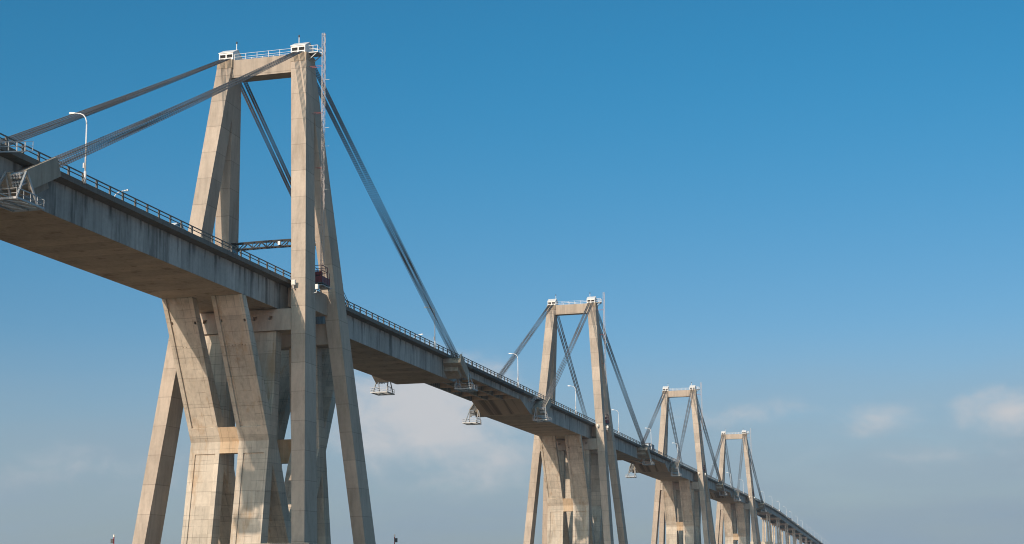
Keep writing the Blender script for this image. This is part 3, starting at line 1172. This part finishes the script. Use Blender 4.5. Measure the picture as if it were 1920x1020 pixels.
def hoist_car(k):
    t = thing('hoist_car', (9.9, TOWERS[k] + .1, 48.3), 'dark red open-topped hoist car at deck level beside the %s tower' % ORD[k], 'hoist car', 'red hoist cars on the towers')
    b = MB()
    b.box(-1.15, .7, -1.9, 1.5, 0.5, 0.64)
    b.build('floor', M['dark'], t)
    b = MB()
    for x, x2 in ((-1.1, -1.04), (.6, .66)):
        b.box(x, x2, -1.85, 1.45, .64, 1.65)
    b.box(-1.04, .6, -1.85, -1.79, .64, 1.65)
    b.box(-1.04, .6, 1.39, 1.45, .64, 1.65)
    b.build('panel', M['maroon'], t)
    b = MB()
    for x in (-1.1, .66):
        for y in (-1.85, -.6, .55, 1.45):
            b.bar((x, y, .6), (x, y, 3.35 if y < 1 else 2.6), .09)
    for z in (2.5, 3.3):
        for x in (-1.1, .66):
            b.bar((x, -1.85, z), (x, .55, z), .08)
        for y in (-1.85, .55):
            b.bar((-1.1, y, z), (.66, y, z), .08)
    b.build('frame', M['maroon'], t)
    MB().box(-.9, .3, -1.5, -.7, 1.9, 2.45).build('motor_box', M['maroon'], t)
    b = MB().box(-.8, .9, -2.3, 1.7, 0.1, .22)
    b.bar((-.6, -1.6, -.2), (-.6, -1.6, .5), .12)
    b.bar((.5, 1.3, -.2), (.5, 1.3, .5), .12)
    b.build('buffer_frame', M['galv'], t)
    return t


for k in range(4):
    hoist_mast(k)
    hoist_car(k)

gt = thing('sign_gantry', (0, 4.3, 56.35), 'dark lattice gantry spanning the road between the legs of the nearest tower', 'gantry')
b = MB()
xs = [-7.25 + 14.5 * i / 12 for i in range(13)]
camber = lambda x: 0.08 * (1 - (x / 7.25) ** 2)
h = .42
for yy in (-h, h):
    for zz in (0.0, 1.0):
        for a, c in zip(xs[:-1], xs[1:]):
            b.bar((a, yy, zz + camber(a)), (c, yy, zz + camber(c)), .17)
    for i, (a, c) in enumerate(zip(xs[:-1], xs[1:])):
        z0, z1 = (0, 1) if i % 2 else (1, 0)
        b.bar((a, yy, z0 + camber(a)), (c, yy, z1 + camber(c)), .12)
for x in xs:
    for zz in (0.0, 1.0):
        b.bar((x, -h, zz + camber(x)), (x, h, zz + camber(x)), .085)
    b.bar((x, -h, camber(x)), (x, -h, 1 + camber(x)), .085)
b.build('truss', M['gantry'], gt)
for sx in (-1, 1):
    b = MB()
    b.box(*sorted((sx * 7.2, sx * 7.6)), -.5, .5, -.1, 1.1)
    b.build('bracket', M['gantry'], gt)
for x in (1.1,):
    b = MB().box(x - .2, x + .2, -.85, -.5, .2, .8)
    b.build('signal_box', M['white'], gt)


def floodlight(loc, rz, label):
    t = thing('floodlight', loc, label, 'floodlight', 'floodlights on the tower legs')
    b = MB().bar((0, .45, -.7), (0, -.45, -.55), .12)
    b.bar((0, -.45, -.55), (0, -.45, .0), .1)
    b.build('bracket', M['galv'], t)
    MB().box(-.3, .3, -.7, -.3, -.1, .65).build('housing', M['white'], t)
    MB().box(-.26, .26, -.74, -.702, -.04, .58).build('lens', M['lens'], t)
    t.rotation_euler = (0, 0, rz)
    return t


fl = []
for k in range(4):
    zz = 47.3
    yf = -(ly(zz) + ll(zz) / 2)
    floodlight((lx(zz) - .45, TOWERS[k] + yf - .25, zz), 0, 'white box floodlight on the front face of the camera-side leg of the %s tower' % ORD[k])
    floodlight((lx(zz) + lw(zz) / 2 + .35, TOWERS[k] - ly(zz) + .9, zz - .2), R(90), 'white box floodlight on the side face of the camera-side leg of the %s tower' % ORD[k])


# ------------------------------------------------------------------ vehicles on the deck
def wheel(t, x, y, r=.5):
    w_ = MB().tube([(x - .15, y, r), (x + .15, y, r)], r, 16).build('wheel', M['tyre'], t)
    MB().tube([(x - .16, y, r), (x + .16, y, r)], r * .5, 10).build('hub', M['galv'], w_)


def truck(loc, label, box_m):
    t = thing('truck', loc, label, 'truck', 'trucks on the deck')
    b = MB()
    b.prism_x([(0, .6), (0, 1.7), (.35, 2.75), (.7, 3.05), (2.2, 3.15), (2.2, .6)], -1.2, 1.2)
    c = b.build('cab', M['white'], t)
    MB().hexa([(-1.05, -.02, 1.75), (1.05, -.02, 1.75), (1.05, .1, 1.75), (-1.05, .1, 1.75), (-1.0, .3, 2.7), (1.0, .3, 2.7), (1.0, .42, 2.7), (-1.0, .42, 2.7)]).build('windscreen', M['glass'], c)
    for sx in (-1, 1):
        MB().box(*sorted((sx * 1.19, sx * 1.215)), .75, 1.7, 1.75, 2.55).build('window', M['glass'], c)
        MB().box(*sorted((sx * .65, sx * 1.1)), -.05, .02, .85, 1.1).build('headlight', M['lens'], c)
    b = MB().box(-1.25, 1.25, 2.6, 14.5, 1.15, 3.65)
    b.build('trailer', box_m, t)
    MB().box(-.5, .5, 1.8, 14.3, .75, 1.14).build('chassis', M['dark'], t)
    for y in (1.1, 3.9, 12.0, 13.3):
        for sx in (-1, 1):
            wheel(t, sx * 1.05, y)
    return t


def car(loc, label, paint, hgt=1.45, ln=4.5, name='parked_car', van=False):
    t = thing(name, loc, label, 'van' if van else 'car')
    b = MB()
    if van:
        poly = [(0, .35), (0, 1.0), (.9, 1.25), (1.6, hgt), (ln - .1, hgt), (ln, 1.2), (ln, .35)]
    else:
        poly = [(0, .32), (0, .75), (1.15, .95), (2.0, hgt), (3.3, hgt), (4.1, 1.02), (ln, .95), (ln, .32)]
    b.prism_x(poly, -.88, .88)
    c = b.build('body', paint, t)
    for sx in (-1, 1):
        w_ = MB()
        xx = sorted((sx * .87, sx * .895))
        y0, y1 = (1.6, ln - .5) if van else (1.75, 3.6)
        w_.prism_x([(y0 - .15, 1.05), (y0 + .35, hgt - .12), (y1 - .25, hgt - .12), (y1, 1.05)], xx[0], xx[1])
        w_.build('window', M['glass'], t)
        for y in (.85, ln - .95):
            wheel(t, sx * .78, y, .32)
        MB().box(*sorted((sx * .45, sx * .8)), -.03, .01, .6, .75).build('headlight', M['lens'], t)
    return t


truck((3.8, 344.5, DECK + .03), 'white-cabbed truck with dark trailer between the second and third towers', M['bluebox'])
truck((3.8, 978.0, DECK + .03 + vz(981)), 'white truck on the viaduct beside the third lamp right of the farthest tower', M['white'])
truck((3.8, 1092.0, DECK + .03 + vz(1095)), 'white truck with dark trailer on the viaduct, past the fifth lamp beyond the towers', M['bluebox'])
truck((3.8, 1197.0, DECK + .03 + vz(1200)), 'farthest white truck, small on the descending viaduct', M['white'])
car((4.6, -25.5, DECK + .03), 'black car on the deck just left of the nearest tower', M['carblack'], name='moving_car')
car((4.6, -42.0, DECK + .03), 'white car on the deck left of the nearest tower, half hidden by the railing', M['white'], name='moving_car')


# ------------------------------------------------------------------ things on the nearest pile cap
def nav_beacon(loc, label):
    t = thing('navigation_beacon', loc, label, 'beacon', 'red navigation beacons on the nearest pile cap')
    MB().tube([(0, 0, 0), (0, 0, 2.9)], .22, 10, .16).build('post', M['red'], t)
    MB().tube([(0, 0, 2.6), (0, 0, 2.75)], .42, 10).build('collar', M['red'], t)
    MB().tube([(0, 0, 2.9), (0, 0, 4.1)], .08, 8).build('mast', M['red'], t)
    MB().box(-.42, -.02, -.2, .2, 3.2, 3.85).build('solar_box', M['dark'], t)
    MB().tube([(0, 0, 4.1), (0, 0, 4.45)], .13, 8).build('lamp', M['lens'], t)
    return t


nav_beacon((-17.0, -14.0, CAPZ - .02), 'red navigation beacon left of the nearest tower feet')
bR = nav_beacon((17.0, 14.0, CAPZ - .02), 'dark red navigation beacon right of the nearest tower feet')
bR.rotation_euler = (0, 0, math.pi)
b = MB().box(5.3, 15.0, -17.9, -16.9, CAPZ - .02, 8.42)
b.box(4.9, 15.4, -18.1, -16.7, 8.42, 8.64)
tag(b.build('fender_wall', M['cap']), 'low pale concrete wall at the foot of the nearest tower', 'wall')


# ------------------------------------------------------------------ haze: thin even air round the whole scene
hz = MB().box(-900, 1200, -500, 2600, -9.0, 96.0)
hm = bpy.data.materials.new('haze_air')
hm.use_nodes = True
ht = NT(hm.node_tree)
hm.node_tree.nodes.remove(hm.node_tree.nodes['Principled BSDF'])
pv = ht.node('ShaderNodeVolumePrincipled')
pv.inputs['Color'].default_value = (0.72, 0.88, 1.0, 1)
pv.inputs['Density'].default_value = 0.0001
pv.inputs['Anisotropy'].default_value = 0.2
ht.link(pv.outputs[0], hm.node_tree.nodes['Material Output'].inputs['Volume'])
tag(hz.build('haze', hm), kind='stuff')
